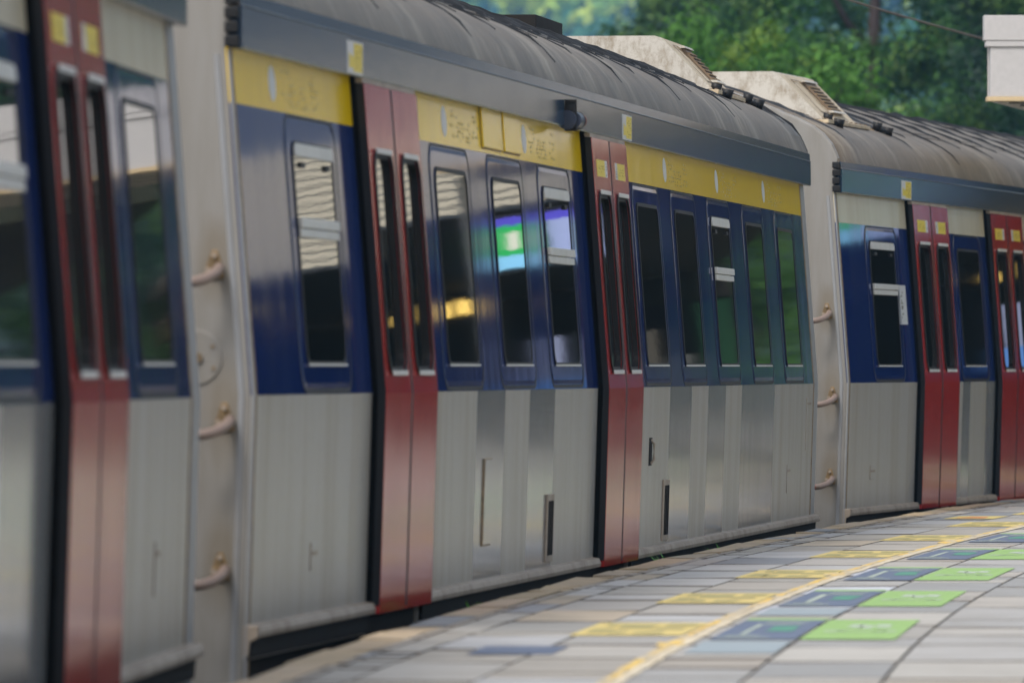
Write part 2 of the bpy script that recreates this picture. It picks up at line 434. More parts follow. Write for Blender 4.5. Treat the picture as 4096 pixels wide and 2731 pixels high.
def hood(car, u0, u1):
    a0, a1, zt = .665, 3.10 - .665, 2.965
    b0, b1, zb = .37, 3.10 - .37, 2.655
    m = MB()
    A = [(u0, b0, zb), (u0, a0, zt - .012), (u0, a0 + .04, zt), (u0, a1 - .04, zt), (u0, a1, zt - .012), (u0, b1, zb)]
    B = [(u1 - (0.25 if i in (0, 5) else 0) * 0, y, z) for (_, y, z), i in zip(A, range(6))]
    k = len(A)
    m.add(A + B, [tuple(range(k - 1, -1, -1)), (k + 0, k + 1, k + 2, k + 3, k + 4, k + 5)], M['hood'])
    m.add([A[1], A[2], A[3], A[4], B[4], B[3], B[2], B[1]], [(0, 1, 6, 7), (1, 2, 5, 6), (2, 3, 4, 5)], M['hood'])
    m.add([A[0], A[1], B[1], B[0]], [(0, 1, 2, 3)], M['hood_side']); m.add([A[5], A[4], B[4], B[5]], [(0, 1, 2, 3)], M['hood_side'])
    h = m.build('roof_hood', None, car)
    f = MB()
    f.hexa([(u0 - .05, b0 - .045, zb - .005), (u0 - .05, b1 + .045, zb - .005), (u0 - .05, b1 + .045, zb - .03), (u0 - .05, b0 - .045, zb - .03)],
           [(u1 + .30, b0 - .045, zb - .005), (u1 + .30, b1 + .045, zb - .005), (u1 + .30, b1 + .045, zb - .03), (u1 + .30, b0 - .045, zb - .03)])
    f.build('hood_flange', M['hood_side'], h, .004)
    for i in range(9):
        r = MB(); u = u0 + .02 + i * (u1 - u0 + .2) / 8
        r.tube([(u, b0 - .022, zb - .008), (u, b0 - .022, zb + .004)], .011, 6); r.build('rivet', M['vent'], h)
    v = MB(); sl = ((a0 - b0) / (zt - zb))
    def sp(u, z, o): return (u, b0 + (z - zb) * sl - o, z)
    uu0, uu1 = u0 + .62, u0 + 1.05
    z0, z1 = zb + .07, zt - .05
    v.hexa([sp(uu0, z0, .0), sp(uu1, z0, .0), sp(uu1, z1, .0), sp(uu0, z1, .0)], [sp(uu0, z0, .018), sp(uu1, z0, .018), sp(uu1, z1, .018), sp(uu0, z1, .018)], M['vent'])
    for i in range(7):
        z = z0 + .01 + i * (z1 - z0 - .02) / 7
        v.hexa([sp(uu0 + .02, z, .018), sp(uu1 - .02, z, .018), sp(uu1 - .02, z + .012, .018), sp(uu0 + .02, z + .012, .018)],
               [sp(uu0 + .02, z, .030), sp(uu1 - .02, z, .030), sp(uu1 - .02, z + .008, .026), sp(uu0 + .02, z + .008, .026)], M['brown'])
    vv = v.build('side_vent', None, h)
    c = MB()
    for z in (z0 - .012, z1):
        c.hexa([sp(uu0 - .03, z, .0), sp(uu1 + .03, z, .0), sp(uu1 + .03, z + .014, .0), sp(uu0 - .03, z + .014, .0)], [sp(uu0 - .03, z, .035), sp(uu1 + .03, z, .035), sp(uu1 + .03, z + .014, .035), sp(uu0 - .03, z + .014, .035)])
    c.build('vent_cap', M['hood'], vv)
    # inset access panel line on the sloping side
    q = MB()
    for (za, zb_, ua, ub) in ((zb + .05, zb + .056, u0 + .22, u0 + .52), (zt - .05, zt - .044, u0 + .22, u0 + .52), (zb + .05, zt - .044, u0 + .22, u0 + .228), (zb + .05, zt - .044, u0 + .512, u0 + .52)):
        q.hexa([sp(ua, za, 0), sp(ub, za, 0), sp(ub, zb_, 0), sp(ua, zb_, 0)], [sp(ua, za, .003), sp(ub, za, .003), sp(ub, zb_, .003), sp(ua, zb_, .003)])
    q.build('access_panel_seam', M['vent'], h)
    bs = MB()       # rusty open base below the flange
    x0, x1 = u0 - .25, u1 + .95
    prof = [(.27, 2.585), (.40, 2.652), (2.70, 2.652), (2.83, 2.585)]
    bs.hexa([(x0, y, z) for y, z in prof], [(x1, y, z) for y, z in prof]); bs.build('hood_base', M['brown'], h)
    for uu in (x0 + .35, x1 - .18):
        g = MB(); g.tube([(uu, .36, 2.64), (uu, .35, 2.69)], .028, 10, r2=.034); g.tube([(uu + .14, .31, 2.61), (uu + .14, .30, 2.66)], .03, 10, r2=.038)
        g.tube([(uu - .02, .37, 2.65), (uu + .2, .30, 2.615)], .02, 8); g.build('pipe_fitting', M['rubber'], h, smooth=True)
    return h

def rib(car_roof, u, lo, w, hgt, mat):
    a = [x for x in ROOF_FULL if x[0] > lo and x[0] < 3.10 - lo]
    pts = [(lo, roof_at(lo))] + a + [(3.10 - lo, roof_at(3.10 - lo))]
    m = MB(); vs = []; fs = []
    wob = R.random() * 9
    dense = []
    for (p0, p1) in zip(pts, pts[1:]):
        k = max(1, int((p1[0] - p0[0]) / .07))
        for i in range(k): dense.append((p0[0] + (p1[0] - p0[0]) * i / k, p0[1] + (p1[1] - p0[1]) * i / k))
    dense.append(pts[-1])
    for i, (y, z) in enumerate(dense):
        t = min(1, .25 + i / 6, .25 + (len(dense) - 1 - i) / 6)
        ww = w * t * (1 + .25 * math.sin(i * 1.9 + wob)); h = hgt * t * (1 + .45 * math.sin(i * 2.7 + wob * 2))
        s = .012 * math.sin(i * .9 + wob)
        vs += [(u - ww + s, y, z - .004), (u - ww * .4 + s, y - h * .3, z + h), (u + ww * .4 + s, y - h * .3, z + h), (u + ww + s, y, z - .004)]
        if i:
            o = 4 * (i - 1); fs += [(o + q, o + q + 1, o + q + 5, o + q + 4) for q in range(3)]
    m.add(vs, fs); return m.build('roof_seam', mat, car_roof, smooth=True)

def build_car(spec):
    rnd = random.Random(spec['seed'])
    th = math.atan((spec['xv'] - 1176) / 19800.)
    car = empty('train_carriage', (spec['o'][0], spec['o'][1], 0), math.pi / 2 - th, spec['label'], 'train carriage', 'carriages of the train at the platform')
    U0, U1 = spec['u']
    doors = spec['doors']            # opening start positions, each 2.07 wide
    OW = 1.53
    segs = []; c = U0
    for d in doors: segs.append((c, d)); c = d + OW
    segs.append((c, U1))
    band = M['yellow'] if spec['band'] == 'yellow' else M['cream']
    for (a, b) in segs:
        if b - a < .05: continue
        # silver lower panels, alternating finish
        cuts = [x for x in spec['cuts'] if a + .05 < x[0] < b - .05]
        edges = [(a, spec['first'])] + cuts
        for i, (s, fin) in enumerate(edges):
            e = edges[i + 1][0] if i + 1 < len(edges) else b
            m = MB(); quad(m, s + (.0015 if i else 0), e - .0015, ZB - .12, ZW, -.05, 0.0)
            m.build('lower_panel', M['silver'] if fin else M['silver_smooth'], car)
        m = MB(); quad(m, a, b, ZW + .001, 1.962, -.05, .0005); m.build('window_band', M['navy'], car)
        m = MB(); quad(m, a, b, 1.9625, 2.30, -.05, .0010); m.build('cantrail_panel', band, car)
        # sill
        m = MB(); e0 = .0 if a == U0 else .0; 
        m.hexa([(a + (0 if a == U0 else .03), wp(.12) - o, z) for o, z in ((0, .146), (.034, .141), (.042, .118), (.040, .100), (0, .098))],
               [(b + (.0 if b == U1 else -.01), wp(.12) - o, z) for o, z in ((0, .146), (.034, .141), (.042, .118), (.040, .100), (0, .098))])
        sl = m.build('sill', M['steel'], car, .003)
        m = MB(); m.hexa([(a + .02, wp(.1) - o, z) for o, z in ((-.02, .0975), (.018, .0975), (.012, .03), (-.02, .03))], [(b - .02, wp(.1) - o, z) for o, z in ((-.02, .0975), (.018, .0975), (.012, .03), (-.02, .03))])
        m.build('skirt', M['under'], car)
        if a == U0:
            m = MB(); m.hexa([(a - .003, wp(.1) - o, z) for o, z in ((-.01, .142), (.043, .142), (.040, .10), (.012, .085), (.006, .035), (-.01, .035))],
                             [(a + .06, wp(.1) - o, z) for o, z in ((-.01, .142), (.043, .142), (.040, .10), (.012, .085), (.006, .035), (-.01, .035))])
            m.build('sill_bracket', M['steel'], car, .002)
    for d in doors:
        m = MB(); quad(m, d + .001, d + OW - .001, .105, 2.30, -.05, .0225)
        m.build('door_gap_shade', M['gap_shade'], car)  # black plate standing in for the shadowed gap behind the proud leaves
        m = MB(); quad(m, d + .05, d + OW - .05, .02, .085, -.06, -.01); m.build('threshold', M['under'], car)
        c = d + OW / 2; st = spec['stickers'](d)
        build_door(car, c - .76, c - .030, -1, st, rnd); build_door(car, c + .030, c + .76, 1, st, rnd)
        m = MB(); quad(m, c - .76, c + .76, 2.130, 2.1485, .0, .050); m.build('door_track', M['steel'], car)
    for (u, hop) in spec['windows']: build_window(car, u, u + 1.03, hop)
    # sliding-door cover along the cantrail
    zf0, zf1 = 2.150, 2.345
    y0 = .040
    m = MB()
    prof = [(.105, zf0 + .004), (y0 + .004, zf0), (y0, zf0 + .006), (y0 + .002, zf1 - .045), (y0 + .006, zf1 - .04), (y0 + .008, zf1), (.10, zf1 + .004)]
    m.hexa([(U0 + .004, y, z) for y, z in prof], [(U1 - .004, y, z) for y, z in prof])
    cov = m.build('door_cover', M['cover'], car)
    m = MB()
    for i in range(4): m.box(U0 - .03, U0 + .003, y0 + .008 + .004 * (i % 2), .098, zf0 + .006 + i * .05, zf0 + .044 + i * .05)
    m.build('end_cap', M['rubber'], cov, .003)
    m = MB(); m.hexa([(U0 + .01, y0 - .0012, zf1 - .0475), (U0 + .01, y0 + .004, zf1 - .0475), (U0 + .01, y0 + .004, zf1 - .044), (U0 + .01, y0 - .0012, zf1 - .044)],
                     [(U1 - .01, y0 - .0012, zf1 - .0475), (U1 - .01, y0 + .004, zf1 - .0475), (U1 - .01, y0 + .004, zf1 - .044), (U1 - .01, y0 - .0012, zf1 - .044)])
    m.build('cover_seam', M['rubber'], cov)
    for uu in spec['labels']:
        m = MB(); m.box(uu, uu + .42, y0 - .0012, y0 + .004, 2.157, 2.279); lb = m.build('warning_label', M['stick_w'], cov)
        m = MB(); m.box(uu + .17, uu + .40, y0 - .0022, y0 - .0013, 2.165, 2.272)
        m.add([(uu + .04, y0 - .0022, 2.178), (uu + .17, y0 - .0022, 2.178), (uu + .17, y0 - .0022, 2.215), (uu + .04, y0 - .0022, 2.235)], [(0, 1, 2, 3)])
        m.build('yellow_field', M['stick_y'], lb)
        m = MB()
        for q in range(9):
            z = 2.172 + q * .011; u = uu + .20
            while u < uu + .38:
                w = rnd.uniform(.02, .05)
                if rnd.random() < .55: m.box(u, u + w, y0 - .0030, y0 - .0023, z, z + .005)
                u += w + .015
        m.build('label_lettering', M['ink_on_yellow'], lb)
    # roof
    m = MB(); vs = []; fs = []; nu = 24
    dens = ROOF_FULL
    for i in range(nu + 1):
        u = U0 + (U1 - U0) * i / nu
        for y, z in dens: vs.append((u, y, z))
    k = len(dens)
    for i in range(nu):
        for j in range(k - 1): fs.append((i * k + j, i * k + j + 1, (i + 1) * k + j + 1, (i + 1) * k + j))
    fs.append(tuple(range(k))); fs.append(tuple(nu * k + j for j in range(k - 1, -1, -1)))
    m.add(vs, fs); roof = m.build('roof', M['roof'], car, smooth=False)
    for p in roof.data.polygons: p.use_smooth = len(p.vertices) == 4
    u = U0 + spec['rib0']; i = 0
    while u < U1 - .3:
        skip = any(h0 - .35 < u < h1 + 1.0 for h0, h1 in spec['hoods'])
        if not skip: rib(roof, u, (.10, .27, .19, .31)[(i + spec['seed']) % 4], .055 if i % 2 == 0 else .038, .014, M['rubber'])
        u += spec['ribstep'] * (1 + rnd.uniform(-.06, .06)); i += 1
    for h0, h1 in spec['hoods']:
        rib(roof, h0 - .42, .16, .10, .012, M['rubber']); rib(roof, h1 + 1.05, .16, .10, .012, M['rubber'])
        hood(car, h0, h1)
    rib(roof, U1 - .04, .06, .03, .018, M['rubber'])
    for yy in (.40, .47):
        m = MB(); m.tube([(U0 + .1 + (U1 - U0 - .2) * q / 40, yy + .006 * math.sin(q * 1.7), roof_at(yy) - .001) for q in range(41)], .006, 6); m.build('roof_gutter', M['roof'], roof)
    # hull: floor, ends and far side
    def section(ins=0.):
        L = [(wp(z) + .05 + ins, z) for z in (.03, ZW, 2.15)] + [(y + ins, z - ins * .5) for y, z in ROOF[1:]]
        return L + [(3.10 - y, z) for y, z in reversed(L)]
    m = MB()
    sec = [(wp(z) + .052, z) for z in (-.1, ZW, 2.15)] + [(3.10 - wp(z), z) for z in (2.3, ZW, -.1)]
    m.hexa([(U0 + .03, y, z) for y, z in sec], [(U1 - .03, y, z) for y, z in sec]); m.build('hull', M['under'], car)
    def endsec(g):
        L = [(wp(z) + g, z) for z in (-.16, .14, ZW, 2.15)] + [(y + g * .7 - .025 * 0, z - g * .35 + .012) for y, z in ROOF[1:]]
        return L + [(3.10 - y, z) for y, z in reversed(L)]
    for (ue, sgn) in ((U0, -1), (U1, 1)):
        m = MB(); a = endsec(.004); b = endsec(.028)
        s0 = [(ue - sgn * .034, y, z) for y, z in endsec(.002)]
        s1 = [(ue - sgn * .006, y, z) for y, z in a]; s2 = [(ue + sgn * .004, y, z) for y, z in endsec(.012)]; s3 = [(ue + sgn * .006, y, z) for y, z in b]
        k = len(a); vs = s0 + s1 + s2 + s3; fs = []
        for r in range(3):
            for j in range(k): fs.append((r * k + j, r * k + (j + 1) % k, (r + 1) * k + (j + 1) % k, (r + 1) * k + j))
        fs.append(tuple(range(3 * k, 4 * k)))
        m.add(vs, fs); ew = m.build('end_wall', M['end'], car)
        # corner trims
        t = MB()
        for (g0, g1, hh) in ((.030, .052, .012),):
            for z0, z1 in ((-.15, ZW), (ZW, 2.13)):
                t.hexa([(ue + sgn * .0062, wp(z0) + g0, z0), (ue + sgn * .0062, wp(z0) + g1, z0), (ue + sgn * .0062, wp(z1) + g1, z1), (ue + sgn * .0062, wp(z1) + g0, z1)],
                       [(ue + sgn * hh, wp(z0) + g0 + .004, z0), (ue + sgn * hh, wp(z0) + g1 - .004, z0), (ue + sgn * hh, wp(z1) + g1 - .004, z1), (ue + sgn * hh, wp(z1) + g0 + .004, z1)])
        t.build('corner_trim', M['trim'], ew)
        if sgn < 0:
            t = MB()
            for z0, z1 in ((-.15, ZW), (ZW, 2.15)):
                t.hexa([(ue - .004, wp(z0) - .0025, z0), (ue + .035, wp(z0) - .0025, z0), (ue + .035, wp(z1) - .0025, z1), (ue - .004, wp(z1) - .0025, z1)],
                       [(ue - .004, wp(z0) + .004, z0), (ue + .035, wp(z0) + .004, z0), (ue + .035, wp(z1) + .004, z1), (ue - .004, wp(z1) + .004, z1)])
            t.build('edge_strip', M['trim'], ew)
            t = MB()
            for z0, z1 in ((-.1, ZW), (ZW, 2.15)):
                t.hexa([(ue + .035, wp(z0) - .003, z0), (ue + .075, wp(z0) - .003, z0), (ue + .075, wp(z1) - .003, z1), (ue + .035, wp(z1) - .003, z1)],
                       [(ue + .035, wp(z0) + .004, z0), (ue + .075, wp(z0) + .004, z0), (ue + .075, wp(z1) + .004, z1), (ue + .035, wp(z1) + .004, z1)])
            t.build('joint_seal', M['brown'], ew)
            # gangway bellows
        g = MB()
        for q in range(5):
            w = .03 if q % 2 else 0
            g.box(ue + sgn * (.01 + q * .16) if sgn > 0 else ue - (.01 + q * .16) - .155, (ue + .01 + q * .16 + .155) if sgn > 0 else ue - (.01 + q * .16), .85 + w, 2.25 - w, .05 + w, 2.15 - w)
        if spec['gang']: g.build('gangway_bellows', M['rubber'], car, .02)
        if sgn > 0:
            t = MB()
            for z0, z1 in ((-.1, ZW), (ZW, 2.15)):
                t.hexa([(ue - .25, wp(z0) - .003, z0), (ue - .0, wp(z0) - .003, z0), (ue - .0, wp(z1) - .003, z1), (ue - .25, wp(z1) - .003, z1)],
                       [(ue - .25, wp(z0) + .004, z0), (ue - .0, wp(z0) + .004, z0), (ue - .0, wp(z1) + .004, z1), (ue - .25, wp(z1) + .004, z1)])
            t.build('edge_strip', M['trim'], ew)
            t = MB()
            for z0, z1 in ((-.1, ZW), (ZW, 2.15)):
                t.hexa([(ue - .30, wp(z0) - .002, z0), (ue - .25, wp(z0) - .002, z0), (ue - .25, wp(z1) - .002, z1), (ue - .30, wp(z1) - .002, z1)],
                       [(ue - .30, wp(z0) + .004, z0), (ue - .25, wp(z0) + .004, z0), (ue - .25, wp(z1) + .004, z1), (ue - .30, wp(z1) + .004, z1)])
            t.build('joint_seal', M['brown'], ew)
        if sgn < 0:
            for (y, z, l) in ((.135, 1.385, 1.), (.10, .855, 1.15), (.115, .335, 1.)): hose(car, y, z, rnd, l)
            if spec['hatch']:
                t = MB(); n = 28
                c0 = [(ue - .0065, .205 + .098 * math.cos(2 * math.pi * q / n), 1.075 + .098 * math.sin(2 * math.pi * q / n)) for q in range(n)]
                c1 = [(ue - .0125, .205 + .094 * math.cos(2 * math.pi * q / n), 1.075 + .094 * math.sin(2 * math.pi * q / n)) for q in range(n)]
                t.hexa(c0, c1); ht = t.build('round_hatch', M['end'], car, smooth=False)
                for q in range(6):
                    aa = q * math.pi / 3 + .5; y = .205 + .075 * math.cos(aa); z = 1.075 + .075 * math.sin(aa)
                    t = MB(); t.tube([(ue - .012, y, z), (ue - .018, y, z)], .006, 6); t.build('hatch_screw', M['brown'], ht)
                t = MB(); t.tube([(ue - .012, .195, 1.075), (ue - .022, .195, 1.075)], .018, 8); t.build('hatch_knob', M['brown'], ht)
    # lettering and discs on the yellow band
    for uu in spec['discs']:
        m = MB(); n = 20
        pts = [(uu + .085 * math.cos(2 * math.pi * q / n), 2.060 + .064 * math.sin(2 * math.pi * q / n)) for q in range(n)]
        plate(m, pts, .0012, .0020); d = m.build('class_disc', M['white'], car)
        m = MB(); marks(m, uu + .17, uu + .45, 2.00, 2.125, 6, .0018, rnd, .5); marks(m, uu + .42, uu + .85, 1.985, 2.075, 5, .0018, rnd, .6); marks(m, uu + .92, uu + 1.15, 1.99, 2.12, 6, .0018, rnd, .5)
        m.build('class_lettering', M['ink_on_yellow'], car)
    for (a, b) in spec['ypanels']:
        m = MB(); quad(m, a, b, 1.985, 2.3, .0012, .012); m.build('hinged_flap', M['yellow'], car, .002)
        m = MB(); quad(m, a - .012, a + .012, 1.985, 2.3, .0013, .0045); quad(m, a, b, 1.978, 1.986, .0013, .0045); m.build('flap_joint', M['brown'], car)
    # small fittings on the silver panels
    for (kind, u, z0, z1, w) in spec['fits']:
        m = MB()
        if kind == 'slot':
            quad(m, u, u + w, z0, z1, .0, .010); o = m.build('grille_box', M['steel'], car, .003)
            m = MB()
            for q in range(3): quad(m, u + w * (.15 + .27 * q), u + w * (.28 + .27 * q), z0 + .03, z1 - .03, .0101, .014)
            m.build('grille_bar', M['under'], o)
        elif kind == 'seam':
            quad(m, u, u + .03, z0, z1, .0, .006); quad(m, u, u + w, z0 - .006, z0, .0, .003); quad(m, u + .03, u + w, z1 - .004, z1, .0, .002); m.build('flap_edge', M['brown'], car)
        elif kind == 'plate':
            quad(m, u, u + w, z0, z1, .0, .005); m.build('access_plate', M['silver'], car, .002)
            m = MB(); quad(m, u - .012, u + .002, z0, z1, .0005, .0035); quad(m, u + .012, u + w - .02, z1 - .045, z1 - .03, .005, .009); m.build('plate_catch', M['steel'], car)
        elif kind == 'handle':
            quad(m, u, u + w, z0, z1, .0, .004); o = m.build('handle_recess', M['under'], car)
            m = MB(); m.tube([W(u + w / 2, z0 + .01, .004), W(u + w / 2, z0 + .03, .02), W(u + w / 2, z1 - .03, .02), W(u + w / 2, z1 - .01, .004)], .007, 8); m.build('handle', M['steel'], o)
    if spec['number']:
        u = spec['number']; m = MB(); plate(m, rrect(u, u + .36, 1.325, 1.585, .012, 3), .0008, .003); o = m.build('number_plate', M['white'], car)
        m = MB()
        marks(m, u + .10, u + .22, 1.36, 1.55, 8, .0034, rnd, .55)
        quad(m, u + .14, u + .20, 1.425, 1.450, .0031, .0038); quad(m, u + .15, u + .19, 1.465, 1.475, .0031, .0038)
        m.build('plate_lettering', M['ink'], o)
    if spec['lamp']:
        u = spec['lamp']; y = y0
        m = MB(); m.box(u - .010, u + .010, y - .055, y, 2.130, 2.275); br = m.build('lamp_bracket', M['rubber'], car, .002)
        m = MB(); m.box(u - .02, u + .05, y - .045, y - .02, 2.262, 2.270); m.tube([(u + .05, y - .030, 2.266), (u + .12, y - .030, 2.248)], .004, 6); m.build('bracket_hook', M['rubber'], br)
        m = MB(); n = 18
        # drum housing whose axis points along the train
        def drum(u0_, u1_, r0, r1, mm, cy=y - .038, cz=2.178):
            m.hexa([(u0_, cy + r0 * math.cos(2 * math.pi * q / n), cz + r0 * math.sin(2 * math.pi * q / n)) for q in range(n)], [(u1_, cy + r1 * math.cos(2 * math.pi * q / n), cz + r1 * math.sin(2 * math.pi * q / n)) for q in range(n)], mm)
        drum(u + .012, u + .12, .036, .040, M['blue_lamp'], y - .040, 2.180); drum(u + .12, u + .15, .042, .042, M['rubber'], y - .040, 2.180); drum(u - .03, u - .012, .045, .045, M['blue_lamp'], y - .012, 2.180)
        lp = m.build('marker_lamp', None, car)
        m = MB()
        for k in range(4):
            a0, a1 = math.radians(90 * k / 4), math.radians(90 * (k + 1) / 4)
            r0, r1 = .036 * math.cos(a0), .036 * math.cos(a1); x0, x1 = .08 * math.sin(a0), .08 * math.sin(a1)
            cy, cz = y - .048, 2.180
            m.hexa([(u + .15 + x0, cy + r0 * math.cos(2 * math.pi * q / n), cz + r0 * math.sin(2 * math.pi * q / n)) for q in range(n)], [(u + .15 + x1, cy + max(r1, .002) * math.cos(2 * math.pi * q / n), cz + max(r1, .002) * math.sin(2 * math.pi * q / n)) for q in range(n)])
        m.build('lens', M['lens'], lp, smooth=True)
    for (b0, b1, a0, a1, z1) in spec['boxes']:
        m = MB(); m.box(b0, b1, a0, a1, roof_at(a0) - .03, z1); m.build('roof_box', M['under'], car, .004)
    # bogies
    for uc in (U0 + 3.6, U1 - 3.6):
        m = MB(); m.box(uc - 1.6, uc + 1.6, .55, .72, -.65, -.35); m.box(uc - 1.6, uc + 1.6, 2.38, 2.55, -.65, -.35); m.box(uc - .25, uc + .25, .5, 2.6, -.55, -.16)
        bg = m.build('bogie_frame', M['under'], car, .02)
        for du in (-1.15, 1.15):
            m = MB(); m.tube([(uc + du, .78, -.56), (uc + du, .90, -.56)], .42, 24); m.tube([(uc + du, 2.20, -.56), (uc + du, 2.32, -.56)], .42, 24); m.tube([(uc + du, .9, -.56), (uc + du, 2.2, -.56)], .08, 10)
            m.build('wheelset', M['rail'], bg)
    return car

base = dict(stickers=lambda d: True, hatch=False, lamp=None, number=None, discs=[], ypanels=[], fits=[], boxes=[], hoods=[], cuts=[], first=True, labels=[], gang=False, rib0=.9, ribstep=.74, seed=1)
LEN = 22.94
carM = dict(base, o=(-.90, 30.0), xv=3585, u=(0, LEN), doors=[3.02, 10.82], band='yellow', seed=4, gang=False, hatch=True,
    label='middle carriage with yellow band over the windows, between the two door pairs in full view',
    windows=[(1.32, 1), (5.33, 0), (7.22, 0), (9.08, 1), (13.08, 0), (14.94, 0), (16.85, 1), (18.86, 0), (20.86, 0)],
    cuts=[(5.50, True), (6.26, False), (7.23, True), (8.12, False), (9.08, True), (14.16, False), (15.27, True), (16.15, False), (17.12, True), (18.05, False), (19.3, False), (20.06, True)],
    stickers=lambda d: d > 6, discs=[.98, 5.78, 8.56, 14.65, 17.4, 20.2], ypanels=[(7.0, 7.68), (7.76, 8.35)], labels=[2.62, 12.25], lamp=9.8, number=None,
    fits=[('seam', 6.52, .29, .655, .3), ('slot', 8.83, .165, .47, .26), ('handle', 13.2, .55, .69, .12), ('slot', 13.9, .16, .472, .28), ('plate', 22.2, .54, .86, .25), ('plate', 21.0, .30, .47, .16), ('plate', 1.5, .30, .40, .15)],
    hoods=[(20.1, 21.4)], boxes=[(18.6, 19.9, 1.22, 1.6, 3.03)], gang_=0)
carM['first'] = True
carL = dict(base, o=(-1.019, 28.1), xv=2292, u=(-LEN, 0), doors=[-20.6, -16.5, -12.4, -8.42, -4.34], band='cream', seed=2,
    label='nearest carriage, cream band, cut off by the left edge of the view', windows=[(-22.2, 1), (-18.0, 0), (-13.9, 1), (-9.85, 0), (-5.80, 1), (-1.88, 0)],
    cuts=[(-5.6, False), (-1.2, True)], fits=[('plate', -1.35, .33, .50, .12)], labels=[-5.0], gang=False)
carR = dict(base, o=(2.133, 54.7), xv=5225, u=(0, LEN), doors=[2.85, 6.42, 10.0, 13.6, 17.2], band='cream', seed=3,
    label='farthest carriage, cream band and bright red doors, curving out on the right', windows=[(1.2, 1), (5.0, 0), (8.45, 1), (12.05, 0), (15.65, 1), (20.0, 0)],
    cuts=[(4.9, False), (5.25, True), (6.0, False)], fits=[('plate', .98, .32, .41, .18)], labels=[2.42], number=2.25, hoods=[(1.25, 2.6)], rib0=4.3, ribstep=1.1, gang=False)
for s in (carM, carL, carR): build_car(s)

# ------------------------------------------------------------------ platform
PZ = .105
def EX(Y): d = Y - 25.57; return -.836 + .0698 * d + .0015 * d * d
def P(Y, o, z=0.): return (EX(Y) + o, Y, PZ + z)
YA, YB = 2., 112.
m = MB(); n = 110
for i in range(n):
    ya, yb = YA + (YB - YA) * i / n, YA + (YB - YA) * (i + 1) / n
    for (o0, z0), (o1, z1) in (((.0, -1.3), (.0, -.012)), ((.0, -.012), (9.2, -.012))):
        a, b = P(ya, o0), P(ya, o1); c, d = P(yb, o1), P(yb, o0)
        m.add([(a[0], a[1], PZ + z0), (b[0], b[1], PZ + z1), (c[0], c[1], PZ + z1), (d[0], d[1], PZ + z0)], [(0, 1, 2, 3)], M['concrete'] if o1 == 0 else M['grout'])
plat = m.build('platform'); plat['kind'] = 'structure'
pal = [(.345, .33, .315), (.38, .355, .325), (.32, .31, .30), (.40, .375, .34), (.345, .305, .26), (.30, .295, .29), (.365, .335, .30)]
light = [(.46, .47, .51), (.43, .45, .49), (.41, .43, .43), (.54, .54, .56)]
tan = [(.47, .35, .21), (.45, .34, .22), (.42, .33, .23), (.48, .37, .25)]
tl = MB(); tr = random.Random(5)
offs = [.0, .15, .20, .335, .71, 1.10, 1.51, 1.93, 2.36, 2.79, 3.22, 3.65, 4.08, 4.9, 5.8, 6.7, 7.6, 8.4, 9.2]
for ci, (o0, o1) in enumerate(zip(offs, offs[1:])):
    y = YA + tr.random() * .3
    L0 = (1.2, .9, 1.1, 1.35, 1.35, 1.35, 1.45, 1.6, 1.6)[min(ci, 8)]
    while y < YB - .1:
        L = L0 * tr.choice((1, 1, 1, .35, .65, 1.15)) if ci < 7 else L0 * tr.choice((1, 1, 1, .4, .6))
        y1 = min(y + L, YB)
        if ci == 0: c = tr.choice(tan); jit = tr.uniform(-.012, .014)
        elif ci == 1: c = (.30, .26, .22); jit = 0
        elif ci in (2, 3, 4): c = tr.choice(light[:2] + pal + pal + tan[:1]) if tr.random() < .9 else light[3]; jit = 0; c = tuple(.5 * q + .5 * w_ for q, w_ in zip(c, (.37, .345, .31)))
        elif ci == 5: c = tr.choice(pal + light[:1]); jit = 0
        else: c = tr.choice(pal); jit = 0
        if ci < 5 and tr.random() < .05: c = (.24, .25, .27)
        k = tr.uniform(.90, 1.16); c = tuple(min(.8, x * k) for x in c)
        tl.col = c
        g = .006 if ci else .003
        hz = [tr.uniform(-.002, .002) * (1. if ci < 4 else .5) for _ in range(4)]; gy = tr.choice((.05, .07, .09, .14)) * (1. if ci < 6 else .9)
        if ci == 0: hz = [h + tr.uniform(-.004, .006) for h in hz]
        c4 = [(o0 + g + jit, y + .004), (o1 - g, y + .004), (o1 - g, y1 - gy), (o0 + g + jit, y1 - gy)]
        top = [P(yy, oo, h) for (oo, yy), h in zip(c4, hz)]; bot = [P(yy, oo, -.04 if ci == 0 else -.014) for (oo, yy) in c4]
        tl.add(top, [(0, 1, 2, 3)]); tl.col = (.14, .12, .10) if ci else tuple(q * .8 for q in c); tl.add(top + bot, [(4, 5, 1, 0), (5, 6, 2, 1), (6, 7, 3, 2), (7, 4, 0, 3)])
        y = y1
tl.build('paving_tile', M['tile'], plat)['kind'] = 'stuff'
# markings, laid a few millimetres over the tiles
def sheet(mb, o0, o1, y0, y1, z, m=None, nn=None, jag=0.):
    nn = nn or max(1, int((y1 - y0) / .5)); vs = []; fs = []
    for i in range(nn + 1):
        y = y0 + (y1 - y0) * i / nn
        vs += [P(y, o0 + tr.uniform(-jag, jag), z), P(y, o1 + tr.uniform(-jag, jag), z)]
        if i: q = 2 * i; fs.append((q - 2, q - 1, q + 1, q))
    mb.add(vs, fs, m)
m = MB(); sheet(m, 1.092, 1.125, YA, YB, .0040, None, 500, .006); m.build('orange_line', M['mark_line'], plat)
m = MB(); sheet(m, 1.125, 1.168, YA, YB, .0040, None, 500, .006); m.build('cream_line', M['mark_cream'], plat)
m = MB()
for (yy, ll) in ((28.9, .35), (38.7, .5), (45.8, .9)): sheet(m, 1.06, 1.15, yy, yy + ll, .0046, None, 3, .01)
m.build('line_patch', M['mark_line'], plat)
k = 0
